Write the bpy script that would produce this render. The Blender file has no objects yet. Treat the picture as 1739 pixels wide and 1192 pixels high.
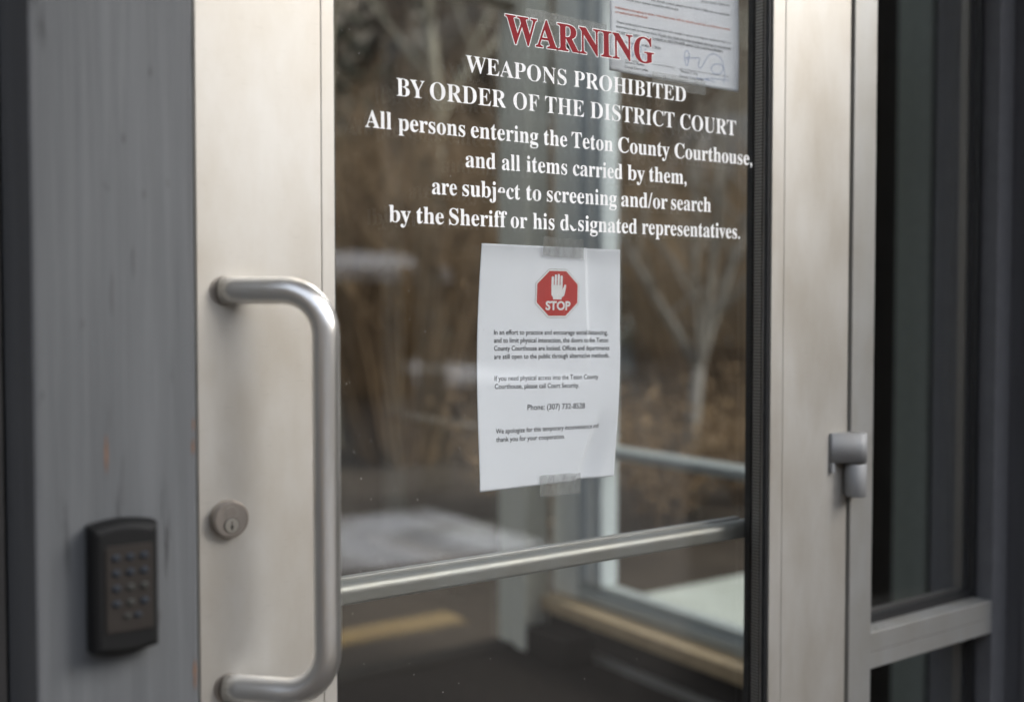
import bpy, bmesh, math, random
from mathutils import Vector, Matrix, noise

R = math.radians
sc = bpy.context.scene
col = sc.collection

# ------------------------------------------------------------------ camera
cam_d = bpy.data.cameras.new('camera')
cam = bpy.data.objects.new('camera', cam_d)
col.objects.link(cam)
cam.location = (0.0, -0.95, 1.27)
cam.rotation_euler = (R(90 - 1.9), 0, R(-34.6))
cam_d.sensor_width = 36.0
cam_d.lens = 37.26
cam_d.clip_start = 0.02
cam_d.clip_end = 2000
cam_d.dof.use_dof = True
cam_d.dof.focus_distance = 1.17
cam_d.dof.aperture_fstop = 2.2
sc.camera = cam

# ------------------------------------------------------------------ sky, sun, exposure
SUN_AZ, SUN_EL = R(136), R(33)
world = bpy.data.worlds.new('World')
sc.world = world
world.use_nodes = True
wn = world.node_tree
sky = wn.nodes.new('ShaderNodeTexSky')
sky.sky_type = 'NISHITA'
sky.sun_disc = False
sky.sun_elevation = SUN_EL
sky.sun_rotation = SUN_AZ
sky.air_density = 1.0
sky.dust_density = 1.2
sky.ozone_density = 1.0
bg = wn.nodes['Background']
bg.inputs['Strength'].default_value = 0.14
hsv = wn.nodes.new('ShaderNodeHueSaturation')          # thin overcast: the blue is mostly washed out
hsv.inputs['Saturation'].default_value = 0.38
wn.links.new(sky.outputs[0], hsv.inputs['Color'])
wn.links.new(hsv.outputs[0], bg.inputs['Color'])
sun_d = bpy.data.lights.new('sun', 'SUN')
sun_d.energy = 1.05
sun_d.angle = R(28)
sun_d.color = (1.0, 0.975, 0.94)
sun = bpy.data.objects.new('sun', sun_d)
col.objects.link(sun)
sdir = Vector((math.sin(SUN_AZ) * math.cos(SUN_EL), math.cos(SUN_AZ) * math.cos(SUN_EL), math.sin(SUN_EL)))
sun.rotation_euler = (-sdir).to_track_quat('-Z', 'Y').to_euler()
sun.location = (6, -8, 9)
vs = sc.view_settings
vs.view_transform = 'Standard'
vs.look = 'None'
vs.exposure = 1.68
vs.gamma = 1.0
sc.cycles.use_denoising = True
sc.cycles.max_bounces = 10
sc.cycles.transparent_max_bounces = 24
sc.cycles.glossy_bounces = 6
sc.cycles.diffuse_bounces = 4
sc.cycles.caustics_reflective = False
sc.cycles.caustics_refractive = False
sc.cycles.sample_clamp_indirect = 6.0

# ------------------------------------------------------------------ helpers
def tag(o, label=None, cat=None, group=None, kind=None):
    if label: o['label'] = label
    if cat: o['category'] = cat
    if group: o['group'] = group
    if kind: o['kind'] = kind
    return o

def thing(name, loc, label, cat, group=None):
    o = bpy.data.objects.new(name, None)
    o.empty_display_size = 0.05
    o.location = loc
    col.objects.link(o)
    return tag(o, label, cat, group)

def obj(name, bm, mat, parent=None, smooth=False, world=True):
    """bm in world coordinates (or local to the parent with world=False)"""
    if isinstance(bm, bmesh.types.BMesh):
        me = bpy.data.meshes.new(name)
        bm.to_mesh(me)
        bm.free()
    else:
        me = bm
    if mat is not None and not me.materials:
        me.materials.append(mat)
    if smooth:
        for p in me.polygons:
            p.use_smooth = True
    o = bpy.data.objects.new(name, me)
    col.objects.link(o)
    if parent is not None:
        o.parent = parent
        if world and parent.parent is None and parent.type == 'EMPTY':
            o.location = -Vector(parent.location)
    return o

def box_bm(x0, x1, y0, y1, z0, z1, bevel=0.0, seg=2, bm=None):
    own = bm is None
    b = bmesh.new()
    bmesh.ops.create_cube(b, size=1.0)
    for v in b.verts:
        v.co = Vector(((x0 + x1) / 2 + v.co.x * (x1 - x0), (y0 + y1) / 2 + v.co.y * (y1 - y0), (z0 + z1) / 2 + v.co.z * (z1 - z0)))
    if bevel:
        bmesh.ops.bevel(b, geom=b.edges[:], offset=bevel, segments=seg, affect='EDGES', profile=0.6)
    if own:
        return b
    me = bpy.data.meshes.new('tmp')
    b.to_mesh(me); b.free()
    bm.from_mesh(me)
    bpy.data.meshes.remove(me)
    return bm

def box(name, x0, x1, y0, y1, z0, z1, mat, parent=None, bevel=0.0):
    return obj(name, box_bm(x0, x1, y0, y1, z0, z1, bevel), mat, parent)

def tube_bm(pts, radii, n=10, bm=None, cap=True):
    bm = bm or bmesh.new()
    rings = []
    up = Vector((0.13, 0.31, 0.94)).normalized()
    prev = None
    for i, p in enumerate(pts):
        p = Vector(p)
        if i == 0: d = Vector(pts[1]) - p
        elif i == len(pts) - 1: d = p - Vector(pts[i - 1])
        else: d = Vector(pts[i + 1]) - Vector(pts[i - 1])
        d.normalize()
        if prev is None:
            a = d.cross(up)
            if a.length < 1e-3: a = d.cross(Vector((1, 0, 0)))
        else:
            a = prev - d * prev.dot(d)
            if a.length < 1e-6: a = d.cross(up)
        a.normalize(); prev = a
        b = d.cross(a)
        r = radii[i] if isinstance(radii, (list, tuple)) else radii
        rings.append([bm.verts.new(p + (a * math.cos(t) + b * math.sin(t)) * r) for t in [2 * math.pi * k / n for k in range(n)]])
    for r0, r1 in zip(rings, rings[1:]):
        for k in range(n):
            bm.faces.new((r0[k], r0[(k + 1) % n], r1[(k + 1) % n], r1[k]))
    if cap:
        bm.faces.new(rings[0][::-1]); bm.faces.new(rings[-1])
    return bm

def cyl_y(cx, cz, y0, y1, r, n=40, bev=0.0):
    """disc/cylinder with axis along Y, front at y0"""
    b = bmesh.new()
    prof = [(r, y1), (r, y0 + bev), (r - bev, y0)] if bev else [(r, y1), (r, y0)]
    rings = [[b.verts.new((cx + rr * math.cos(2 * math.pi * k / n), yy, cz + rr * math.sin(2 * math.pi * k / n))) for k in range(n)] for rr, yy in prof]
    for r0, r1 in zip(rings, rings[1:]):
        for k in range(n):
            b.faces.new((r0[k], r0[(k + 1) % n], r1[(k + 1) % n], r1[k]))
    b.faces.new(rings[-1]); b.faces.new(rings[0][::-1])
    bmesh.ops.recalc_face_normals(b, faces=b.faces[:])
    return b

# ------------------------------------------------------------------ materials
def nodes_of(name):
    m = bpy.data.materials.new(name)
    m.use_nodes = True
    nt = m.node_tree
    return m, nt, nt.nodes['Principled BSDF']

def N(nt, t, **kw):
    n = nt.nodes.new(t)
    for k, v in kw.items():
        if k.startswith('i_'):
            n.inputs[k[2:].replace('_', ' ')].default_value = v
        else:
            setattr(n, k, v)
    return n

def ramp(nt, fac, stops):
    r = nt.nodes.new('ShaderNodeValToRGB')
    el = r.color_ramp.elements
    while len(el) < len(stops): el.new(0.5)
    for e, (p, c) in zip(el, stops):
        e.position = p
        e.color = (c[0], c[1], c[2], 1) if len(c) == 3 else c
    nt.links.new(fac, r.inputs[0])
    return r

def coords(nt, scale=(1, 1, 1), kind='Object'):
    tc = nt.nodes.new('ShaderNodeTexCoord')
    mp = nt.nodes.new('ShaderNodeMapping')
    mp.inputs['Scale'].default_value = scale
    nt.links.new(tc.outputs[kind], mp.inputs[0])
    return mp.outputs[0]

def mottled(name, c0, c1, scale=(3, 3, 3), rough=0.8, metallic=0.0, bump=0.0, bscale=None, detail=6, spec=0.4, lo=0.3, hi=0.7):
    m, nt, bs = nodes_of(name)
    v = coords(nt, scale)
    n = N(nt, 'ShaderNodeTexNoise', i_Scale=1.0, i_Detail=detail, i_Roughness=0.6)
    nt.links.new(v, n.inputs['Vector'])
    r = ramp(nt, n.outputs['Fac'], [(lo, c0), (hi, c1)])
    nt.links.new(r.outputs[0], bs.inputs['Base Color'])
    bs.inputs['Roughness'].default_value = rough
    bs.inputs['Metallic'].default_value = metallic
    bs.inputs['Specular IOR Level'].default_value = spec
    if bump:
        v2 = coords(nt, bscale or scale)
        n2 = N(nt, 'ShaderNodeTexNoise', i_Scale=1.0, i_Detail=8.0, i_Roughness=0.65)
        nt.links.new(v2, n2.inputs['Vector'])
        b = N(nt, 'ShaderNodeBump', i_Strength=bump, i_Distance=0.01)
        nt.links.new(n2.outputs['Fac'], b.inputs['Height'])
        nt.links.new(b.outputs[0], bs.inputs['Normal'])
    return m

def aluminium(name, base, rough=0.4, stains=0.25, metallic=0.85, specks=0.4):
    """clear-anodised aluminium: fine vertical drawing lines, handling smudges"""
    m, nt, bs = nodes_of(name)
    v = coords(nt, (900, 900, 3))
    fine = N(nt, 'ShaderNodeTexNoise', i_Scale=1.0, i_Detail=3.0)
    nt.links.new(v, fine.inputs['Vector'])
    v2 = coords(nt, (15, 15, 6))
    sm = N(nt, 'ShaderNodeTexNoise', i_Scale=1.0, i_Detail=9.0, i_Roughness=0.62)
    nt.links.new(v2, sm.inputs['Vector'])
    v3 = coords(nt, (260, 260, 200))
    sp = N(nt, 'ShaderNodeTexNoise', i_Scale=1.0, i_Detail=2.0)
    nt.links.new(v3, sp.inputs['Vector'])
    d = tuple(c * (1 - stains) * k for c, k in zip(base, (1.0, 0.955, 0.89)))
    r = ramp(nt, sm.outputs['Fac'], [(0.30, d), (0.66, base)])
    r2 = ramp(nt, sp.outputs['Fac'], [(0.16, (1 - specks, 1 - specks, 1 - specks)), (0.22, (1, 1, 1))])
    mx = N(nt, 'ShaderNodeMix', data_type='RGBA', blend_type='MULTIPLY')
    mx.inputs['Factor'].default_value = 1.0
    nt.links.new(r.outputs[0], mx.inputs['A'])
    nt.links.new(r2.outputs[0], mx.inputs['B'])
    vs3 = coords(nt, (55, 55, 1500))
    scn = N(nt, 'ShaderNodeTexNoise', i_Scale=1.0, i_Detail=1.0)
    nt.links.new(vs3, scn.inputs['Vector'])
    scr = ramp(nt, scn.outputs['Fac'], [(0.70, (1, 1, 1)), (0.76, (1 - 0.5 * specks, 1 - 0.5 * specks, 1 - 0.5 * specks))])
    mx2 = N(nt, 'ShaderNodeMix', data_type='RGBA', blend_type='MULTIPLY')
    mx2.inputs['Factor'].default_value = 1.0
    nt.links.new(mx.outputs['Result'], mx2.inputs['A'])
    nt.links.new(scr.outputs[0], mx2.inputs['B'])
    nt.links.new(mx2.outputs['Result'], bs.inputs['Base Color'])
    rr = N(nt, 'ShaderNodeMapRange')
    rr.inputs['To Min'].default_value = rough - 0.07
    rr.inputs['To Max'].default_value = rough + 0.10
    nt.links.new(sm.outputs['Fac'], rr.inputs[0])
    nt.links.new(rr.outputs[0], bs.inputs['Roughness'])
    bs.inputs['Metallic'].default_value = metallic
    b = N(nt, 'ShaderNodeBump', i_Strength=0.035, i_Distance=0.0006)
    nt.links.new(fine.outputs['Fac'], b.inputs['Height'])
    nt.links.new(b.outputs[0], bs.inputs['Normal'])
    return m

def weathered_wood(name, base, dark, raw):
    """grey stained timber, grain along Z, checks and rubbed spots of raw wood"""
    m, nt, bs = nodes_of(name)
    def tex(scale, detail=6.0, rough=0.6):
        v = coords(nt, scale)
        n = N(nt, 'ShaderNodeTexNoise', i_Scale=1.0, i_Detail=detail, i_Roughness=rough)
        nt.links.new(v, n.inputs['Vector'])
        return n.outputs['Fac']
    grain = tex((130, 130, 3.2), 5)
    broad = tex((14, 14, 1.6), 4)
    check = tex((75, 75, 5.0), 7, 0.7)
    spot = tex((45, 45, 22), 5, 0.6)
    rawn = tex((30, 30, 9), 6, 0.65)
    r = ramp(nt, broad, [(0.3, dark), (0.68, base)])
    g = ramp(nt, grain, [(0.30, (0.88, 0.88, 0.88)), (0.62, (1.03, 1.03, 1.03))])
    c = ramp(nt, check, [(0.27, (0.32, 0.31, 0.30)), (0.36, (1, 1, 1))])
    s = ramp(nt, spot, [(0.24, (0.38, 0.36, 0.34)), (0.34, (1, 1, 1))])
    cur = r.outputs[0]
    for x in (g, c, s):
        mx = N(nt, 'ShaderNodeMix', data_type='RGBA', blend_type='MULTIPLY')
        mx.inputs['Factor'].default_value = 1.0
        nt.links.new(cur, mx.inputs['A']); nt.links.new(x.outputs[0], mx.inputs['B'])
        cur = mx.outputs['Result']
    rw = ramp(nt, rawn, [(0.745, (0, 0, 0)), (0.79, (1, 1, 1))])
    mx = N(nt, 'ShaderNodeMix', data_type='RGBA')
    nt.links.new(rw.outputs[0], mx.inputs['Factor'])
    nt.links.new(cur, mx.inputs['A'])
    mx.inputs['B'].default_value = (*raw, 1)
    nt.links.new(mx.outputs['Result'], bs.inputs['Base Color'])
    bs.inputs['Roughness'].default_value = 0.62
    bs.inputs['Specular IOR Level'].default_value = 0.35
    b = N(nt, 'ShaderNodeBump', i_Strength=0.5, i_Distance=0.002)
    ad = N(nt, 'ShaderNodeMath', operation='ADD')
    nt.links.new(grain, ad.inputs[0]); nt.links.new(c.outputs[0], ad.inputs[1])
    nt.links.new(ad.outputs[0], b.inputs['Height'])
    nt.links.new(b.outputs[0], bs.inputs['Normal'])
    return m

def plain(name, c, rough=0.6, metallic=0.0, spec=0.5):
    m, nt, bs = nodes_of(name)
    v = coords(nt, (40, 40, 40))
    n = N(nt, 'ShaderNodeTexNoise', i_Scale=1.0, i_Detail=4.0)
    nt.links.new(v, n.inputs['Vector'])
    r = ramp(nt, n.outputs['Fac'], [(0.3, tuple(x * 0.92 for x in c)), (0.7, tuple(min(1, x * 1.05) for x in c))])
    nt.links.new(r.outputs[0], bs.inputs['Base Color'])
    bs.inputs['Roughness'].default_value = rough
    bs.inputs['Metallic'].default_value = metallic
    bs.inputs['Specular IOR Level'].default_value = spec
    return m

def glass(name, tint=(0.93, 0.96, 0.94), coating=0.0):
    """flat pane: Fresnel mirror over a lightly tinted see-through body, optional low-e coating"""
    m = bpy.data.materials.new(name)
    m.use_nodes = True
    nt = m.node_tree
    nt.nodes.clear()
    out = nt.nodes.new('ShaderNodeOutputMaterial')
    geo = nt.nodes.new('ShaderNodeNewGeometry')
    ior = N(nt, 'ShaderNodeMapRange')
    ior.inputs['To Min'].default_value = 1.52
    ior.inputs['To Max'].default_value = 1 / 1.52
    nt.links.new(geo.outputs['Backfacing'], ior.inputs[0])
    fr = nt.nodes.new('ShaderNodeFresnel')
    nt.links.new(ior.outputs[0], fr.inputs['IOR'])
    ad = N(nt, 'ShaderNodeMath', operation='ADD', use_clamp=True)
    ad.inputs[1].default_value = coating
    nt.links.new(fr.outputs[0], ad.inputs[0])
    tr = nt.nodes.new('ShaderNodeBsdfTransparent')
    tr.inputs[0].default_value = (*tint, 1)
    gl = nt.nodes.new('ShaderNodeBsdfAnisotropic') if hasattr(bpy.types, 'ShaderNodeBsdfAnisotropic') else nt.nodes.new('ShaderNodeBsdfGlossy')
    gl.inputs['Roughness'].default_value = 0.0
    gl.inputs['Color'].default_value = (1, 1, 1, 1)
    mx = nt.nodes.new('ShaderNodeMixShader')
    nt.links.new(ad.outputs[0], mx.inputs[0])
    nt.links.new(tr.outputs[0], mx.inputs[1])
    nt.links.new(gl.outputs[0], mx.inputs[2])
    nt.links.new(mx.outputs[0], out.inputs[0])
    return m

def tape_mat():
    m = bpy.data.materials.new('clear tape')
    m.use_nodes = True
    nt = m.node_tree
    bs = nt.nodes['Principled BSDF']
    out = nt.nodes['Material Output']
    bs.inputs['Base Color'].default_value = (0.42, 0.42, 0.40, 1)
    bs.inputs['Roughness'].default_value = 0.35
    v = coords(nt, (160, 160, 60))
    n = N(nt, 'ShaderNodeTexNoise', i_Scale=1.0, i_Detail=5.0)
    nt.links.new(v, n.inputs['Vector'])
    r = ramp(nt, n.outputs['Fac'], [(0.3, (0.16, 0.16, 0.16)), (0.7, (0.30, 0.30, 0.30))])
    tr = nt.nodes.new('ShaderNodeBsdfTransparent')
    mx = nt.nodes.new('ShaderNodeMixShader')
    nt.links.new(r.outputs[0], mx.inputs[0])
    nt.links.new(tr.outputs[0], mx.inputs[1])
    nt.links.new(bs.outputs[0], mx.inputs[2])
    nt.links.new(mx.outputs[0], out.inputs[0])
    return m

def spacer_mat():
    """warm-grey glazing spacer with two rows of fine perforations"""
    m, nt, bs = nodes_of('perforated spacer')
    tc = nt.nodes.new('ShaderNodeTexCoord')
    sep = nt.nodes.new('ShaderNodeSeparateXYZ')
    nt.links.new(tc.outputs['Object'], sep.inputs[0])
    w = N(nt, 'ShaderNodeMath', operation='SINE')
    k = N(nt, 'ShaderNodeMath', operation='MULTIPLY')
    k.inputs[1].default_value = 2 * math.pi / 0.0042
    nt.links.new(sep.outputs['Z'], k.inputs[0])
    nt.links.new(k.outputs[0], w.inputs[0])
    r = ramp(nt, w.outputs[0], [(0.35, (0.16, 0.145, 0.13)), (0.65, (0.40, 0.38, 0.35))])
    nt.links.new(r.outputs[0], bs.inputs['Base Color'])
    bs.inputs['Metallic'].default_value = 0.5
    bs.inputs['Roughness'].default_value = 0.45
    return m

M = {}
M['alu'] = aluminium('anodised aluminium', (0.585, 0.562, 0.52), 0.50, 0.15, 0.62)
M['alu_frame'] = aluminium('anodised frame', (0.46, 0.456, 0.437), 0.48, 0.10, 0.6)
M['steel'] = aluminium('satin handle', (0.88, 0.88, 0.87), 0.30, 0.03, 0.95, 0.0)
M['bar'] = aluminium('satin push bar', (0.33, 0.33, 0.31), 0.47, 0.05, 0.65, 0.0)
M['nickel'] = aluminium('worn lock nickel', (0.46, 0.42, 0.385), 0.40, 0.20, 0.9)
M['nickel2'] = aluminium('lock core nickel', (0.58, 0.56, 0.51), 0.36, 0.15, 0.9)
M['hinge'] = aluminium('hinge aluminium', (0.34, 0.345, 0.35), 0.62, 0.10, 0.35, 0.0)
M['shaded_frame'] = plain('shade toned frame', (0.14, 0.14, 0.146), 0.6, spec=0.3)  # far jamb: edge darkening and shade put into the frame colour
M['black'] = plain('black rubber', (0.012, 0.012, 0.013), 0.55)
M['hole'] = plain('keyway black', (0.006, 0.005, 0.005), 0.8)
M['spacer'] = spacer_mat()
M['spacer_dark'] = plain('spacer metal', (0.14, 0.13, 0.12), 0.45, 0.5)
M['glass'] = glass('window glass', (0.994, 0.998, 0.995), 0.0)
M['lowe'] = glass('coated inner glass', (0.997, 0.999, 0.998), 0.010)
M['side_glass'] = glass('side window glass', (0.97, 0.985, 0.975), 0.01)
M['vinyl'] = plain('white vinyl', (0.86, 0.86, 0.855), 0.5)
M['red'] = plain('red vinyl', (0.24, 0.005, 0.012), 0.55, spec=0.15)
M['paper'] = mottled('white paper', (0.875, 0.895, 0.94), (0.895, 0.915, 0.96), (30, 30, 30), 0.75, spec=0.2)
M['ink'] = plain('black toner', (0.022, 0.024, 0.03), 0.7)
M['ink_soft'] = plain('grey toner', (0.10, 0.105, 0.12), 0.7)
M['ink_orange'] = plain('orange toner', (0.62, 0.13, 0.05), 0.7)
M['ink_red'] = plain('red print', (0.52, 0.045, 0.040), 0.6)
M['ink_grey'] = plain('grey print line', (0.42, 0.43, 0.46), 0.7)
M['pen'] = plain('blue pen ink', (0.22, 0.33, 0.58), 0.6)
M['tape'] = tape_mat()
M['post'] = weathered_wood('grey stained timber', (0.122, 0.126, 0.130), (0.086, 0.089, 0.093), (0.22, 0.10, 0.05))
M['pier'] = weathered_wood('dark grey stained timber', (0.125, 0.125, 0.132), (0.090, 0.090, 0.097), (0.12, 0.08, 0.05))
M['raw'] = mottled('bare chipped wood', (0.10, 0.060, 0.042), (0.18, 0.105, 0.07), (200, 200, 60), 0.8)
M['check'] = mottled('dark timber check', (0.080, 0.080, 0.082), (0.115, 0.116, 0.118), (200, 200, 60), 0.9)
M['housing'] = plain('black plastic', (0.008, 0.008, 0.008), 0.65, spec=0.22)
M['keyplate'] = plain('brown grey keypad membrane', (0.024, 0.020, 0.017), 0.65, spec=0.25)
M['key'] = plain('worn blue grey key', (0.020, 0.024, 0.031), 0.7, spec=0.25)
M['key_worn'] = plain('rubbed key', (0.036, 0.036, 0.033), 0.7, spec=0.25)
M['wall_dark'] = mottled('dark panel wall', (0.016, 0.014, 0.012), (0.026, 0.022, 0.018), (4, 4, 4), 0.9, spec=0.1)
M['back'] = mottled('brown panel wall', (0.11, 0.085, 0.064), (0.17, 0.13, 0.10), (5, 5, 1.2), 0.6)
M['white_paint'] = plain('white painted frame', (0.86, 0.87, 0.83), 0.25, spec=0.8)
M['sash'] = plain('silver grey sash', (0.40, 0.42, 0.40), 0.4)
M['cream_paint'] = plain('cream painted jamb', (0.78, 0.75, 0.64), 0.5)
M['grey_paint'] = plain('blue grey frame', (0.50, 0.54, 0.56), 0.5)
M['dim_grey'] = plain('grey green column', (0.24, 0.26, 0.225), 0.7, spec=0.2)
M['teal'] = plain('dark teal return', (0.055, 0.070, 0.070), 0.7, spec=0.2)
M['ledge'] = mottled('tan wooden ledge', (0.42, 0.30, 0.17), (0.55, 0.41, 0.25), (3, 25, 25), 0.45)
M['carpet'] = mottled('dark entry mat', (0.011, 0.009, 0.007), (0.021, 0.017, 0.014), (30, 30, 30), 0.95, bump=0.4, spec=0.08)
M['siding'] = mottled('grey brown siding', (0.11, 0.10, 0.09), (0.16, 0.145, 0.13), (2, 2, 14), 0.7)
M['ceiling'] = plain('ceiling board', (0.25, 0.23, 0.20), 0.8)
M['ground'] = mottled('dormant earth', (0.028, 0.022, 0.017), (0.070, 0.054, 0.040), (1.3, 1.3, 1.3), 0.95, bump=0.6, bscale=(9, 9, 9), spec=0.1)
M['sidewalk'] = mottled('dark concrete', (0.030, 0.025, 0.021), (0.060, 0.051, 0.044), (2, 2, 2), 0.85, bump=0.3, bscale=(40, 40, 40), spec=0.12)  # very dark brown grey concrete, finely mottled
M['path'] = mottled('pale concrete path', (0.36, 0.37, 0.31), (0.48, 0.49, 0.43), (2, 2, 2), 0.8)
M['asphalt'] = mottled('asphalt', (0.028, 0.025, 0.023), (0.055, 0.048, 0.043), (1.2, 1.2, 1.2), 0.9, bump=0.4, bscale=(60, 60, 60), spec=0.12)
M['yellow'] = mottled('worn yellow kerb paint', (0.42, 0.24, 0.03), (0.62, 0.38, 0.05), (6, 6, 6), 0.6)
M['snow'] = mottled('old snow', (0.22, 0.205, 0.19), (0.80, 0.80, 0.80), (1.7, 1.7, 1.7), 0.7, bump=0.5, bscale=(8, 8, 8), lo=0.36, hi=0.56)
M['hill'] = mottled('brush covered hillside', (0.035, 0.028, 0.019), (0.12, 0.092, 0.062), (0.16, 0.16, 0.10), 0.95, detail=9)
M['bark'] = mottled('brown bark', (0.085, 0.062, 0.044), (0.20, 0.15, 0.11), (9, 9, 2), 0.9, bump=0.5)
M['aspen'] = mottled('pale bark', (0.17, 0.15, 0.11), (0.36, 0.325, 0.25), (7, 7, 4), 0.8, bump=0.4)
M['greybark'] = mottled('grey young bark', (0.13, 0.115, 0.098), (0.25, 0.225, 0.195), (9, 9, 4), 0.8)
M['needles'] = mottled('dark needles', (0.018, 0.026, 0.013), (0.050, 0.058, 0.028), (3, 3, 3), 0.8)
M['dryleaf'] = mottled('dry brown leaves', (0.13, 0.078, 0.038), (0.36, 0.235, 0.12), (7, 7, 7), 0.8)
M['log'] = mottled('brown log wall', (0.095, 0.052, 0.026), (0.18, 0.105, 0.052), (2, 2, 8), 0.7)
M['gold_log'] = mottled('golden varnished log', (0.28, 0.15, 0.045), (0.40, 0.23, 0.075), (6, 6, 1.5), 0.5)
M['blue_wall'] = mottled('blue grey clapboard', (0.20, 0.22, 0.235), (0.29, 0.31, 0.325), (1.5, 1.5, 6), 0.7)
M['brick_red'] = mottled('red brown boards', (0.16, 0.065, 0.038), (0.26, 0.12, 0.07), (1.5, 1.5, 6), 0.8)
M['roof'] = mottled('dark shingle roof', (0.05, 0.047, 0.045), (0.09, 0.085, 0.08), (3, 3, 3), 0.9)
M['dark_pane'] = plain('dark window pane', (0.02, 0.025, 0.03), 0.08)
M['dust'] = plain('dried dust', (0.45, 0.43, 0.40), 0.9)
M['willow'] = mottled('ochre willow bark', (0.095, 0.060, 0.032), (0.23, 0.15, 0.08), (2, 2, 2), 0.8)
M['trim'] = plain('white window trim', (0.62, 0.62, 0.60), 0.5)

# ------------------------------------------------------------------ setting: terrain
def sheet(name, pts, z, mat, kind='structure'):
    bm = bmesh.new()
    bm.faces.new([bm.verts.new((x, y, z)) for x, y in pts])
    bmesh.ops.recalc_face_normals(bm, faces=bm.faces[:])
    if bm.faces[:][0].normal.z < 0: bmesh.ops.reverse_faces(bm, faces=bm.faces[:])
    return tag(obj(name, bm, mat), kind=kind)

sheet('ground', [(-260, -260), (260, -260), (260, 260), (-260, 260)], -0.15, M['ground'])
# raised pavement in front of the entrance ends in a kerb
box_bm_side = box_bm(-9, 2.95, -2.72, 0.10, -0.149, -0.004, 0.01)
tag(obj('pavement', box_bm_side, M['sidewalk']), kind='structure')
tag(obj('kerb', box_bm(-9, 2.34, -2.90, -2.723, -0.149, 0.002, 0.012), M['yellow']), kind='structure')
sheet('road', [(-60, -2.901), (60, -2.901), (60, -17.0), (-60, -17.0)], -0.146, M['asphalt'])
sheet('path', [(2.62, 0.2), (12, 0.2), (12, 2.72), (2.62, 2.72)], -0.02, M['path'])

def snow_bank(name, x0, x1, y0, y1, h, seed, z=-0.143):
    bm = bmesh.new()
    nx, ny = 60, 18
    g = []
    for j in range(ny + 1):
        row = []
        for i in range(nx + 1):
            u, v = i / nx, j / ny
            x, y = x0 + (x1 - x0) * u, y0 + (y1 - y0) * v
            w = 0.25 * (y1 - y0) * (noise.noise(Vector((x * 0.5, seed, 0.3)))) * (1 if v > 0.5 else -1)
            e = max(0, min(1, min(u, 1 - u) * 7)) * math.sin(math.pi * v) ** 0.6
            zz = z + h * e * (0.75 + 0.7 * noise.noise(Vector((x * 0.8, y * 0.8, seed))))
            row.append(bm.verts.new((x, y + w * (1 if 0 < v < 1 else 1), max(z - 0.01, zz))))
        g.append(row)
    for j in range(ny):
        for i in range(nx):
            bm.faces.new((g[j][i], g[j][i + 1], g[j + 1][i + 1], g[j + 1][i]))
    return tag(obj(name, bm, M['snow'], smooth=True), kind='stuff')
snow_bank('snow_bank', -6.0, 3.9, -5.7, -4.3, 0.17, 1.7)
snow_bank('snow_field', -14, 15.5, -24.5, -17.6, 0.55, 4.2)

def hills():
    bm = bmesh.new()
    na, nr = 96, 22
    g = []
    for j in range(nr + 1):
        t = j / nr
        r = 48 + 150 * t
        row = []
        for i in range(na):
            a = 2 * math.pi * i / na
            x, y = r * math.cos(a), r * math.sin(a)
            ridge = 66 + 14 * noise.noise(Vector((math.cos(a) * 2.1, math.sin(a) * 2.1, 0.7)))
            h = ridge * (t ** 0.62) * min(1, t * 5 + 0.15) + (2.4 * t + 0.8) * noise.noise(Vector((x * 0.06, y * 0.06, 2))) * 2
            row.append(bm.verts.new((x, y, -0.4 if j == 0 else max(-0.3, h))))
        g.append(row)
    for j in range(nr):
        for i in range(na):
            k = (i + 1) % na
            bm.faces.new((g[j][i], g[j][k], g[j + 1][k], g[j + 1][i]))
    bmesh.ops.recalc_face_normals(bm, faces=bm.faces[:])
    return tag(obj('hills', bm, M['hill'], smooth=True), kind='structure')
hills()

# ------------------------------------------------------------------ entrance vestibule (the small glazed porch behind the door)
VX, VY = 2.45, 2.35           # inner face of side wall, inner face of back wall
tag(box('vestibule_floor', 0.05, VX - 0.001, 0.112, VY - 0.001, -0.03, 0.0, M['carpet']), kind='structure')
vb = thing('entrance_vestibule', (1.2, 1.2, 0), 'small enclosed entrance vestibule seen behind the glass door', 'vestibule')
box('back_wall', 0.05, 0.90, VY, VY + 0.12, -0.1, 2.62, M['back'], vb)
box('back_threshold', 0.901, 2.296, VY + 0.01, VY + 0.11, -0.1, 0.012, M['wall_dark'], vb)
box('back_head', 0.901, 2.296, VY + 0.005, VY + 0.115, 2.45, 2.62, M['cream_paint'], vb)
box('back_pane', 0.902, 2.296, VY + 0.05, VY + 0.056, 0.013, 2.449, M['side_glass'], vb)
box('door_jamb', 2.298, 2.405, VY - 0.06, VY + 0.12, 0.0, 2.62, M['cream_paint'], vb, 0.004)
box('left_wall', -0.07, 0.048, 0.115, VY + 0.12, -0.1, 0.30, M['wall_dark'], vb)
for y0, y1 in ((0.115, 0.19), (1.20, 1.26), (2.28, VY + 0.12)):  # unseen left glazing, added to let light onto the corner post
    box('window_frame', -0.06, 0.044, y0, y1, 0.302, 2.62, M['white_paint'], vb, 0.003)
for y0, y1 in ((0.192, 1.198), (1.262, 2.278)):
    box('window_pane', -0.012, -0.006, y0, y1, 0.302, 2.618, M['side_glass'], vb)
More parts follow.
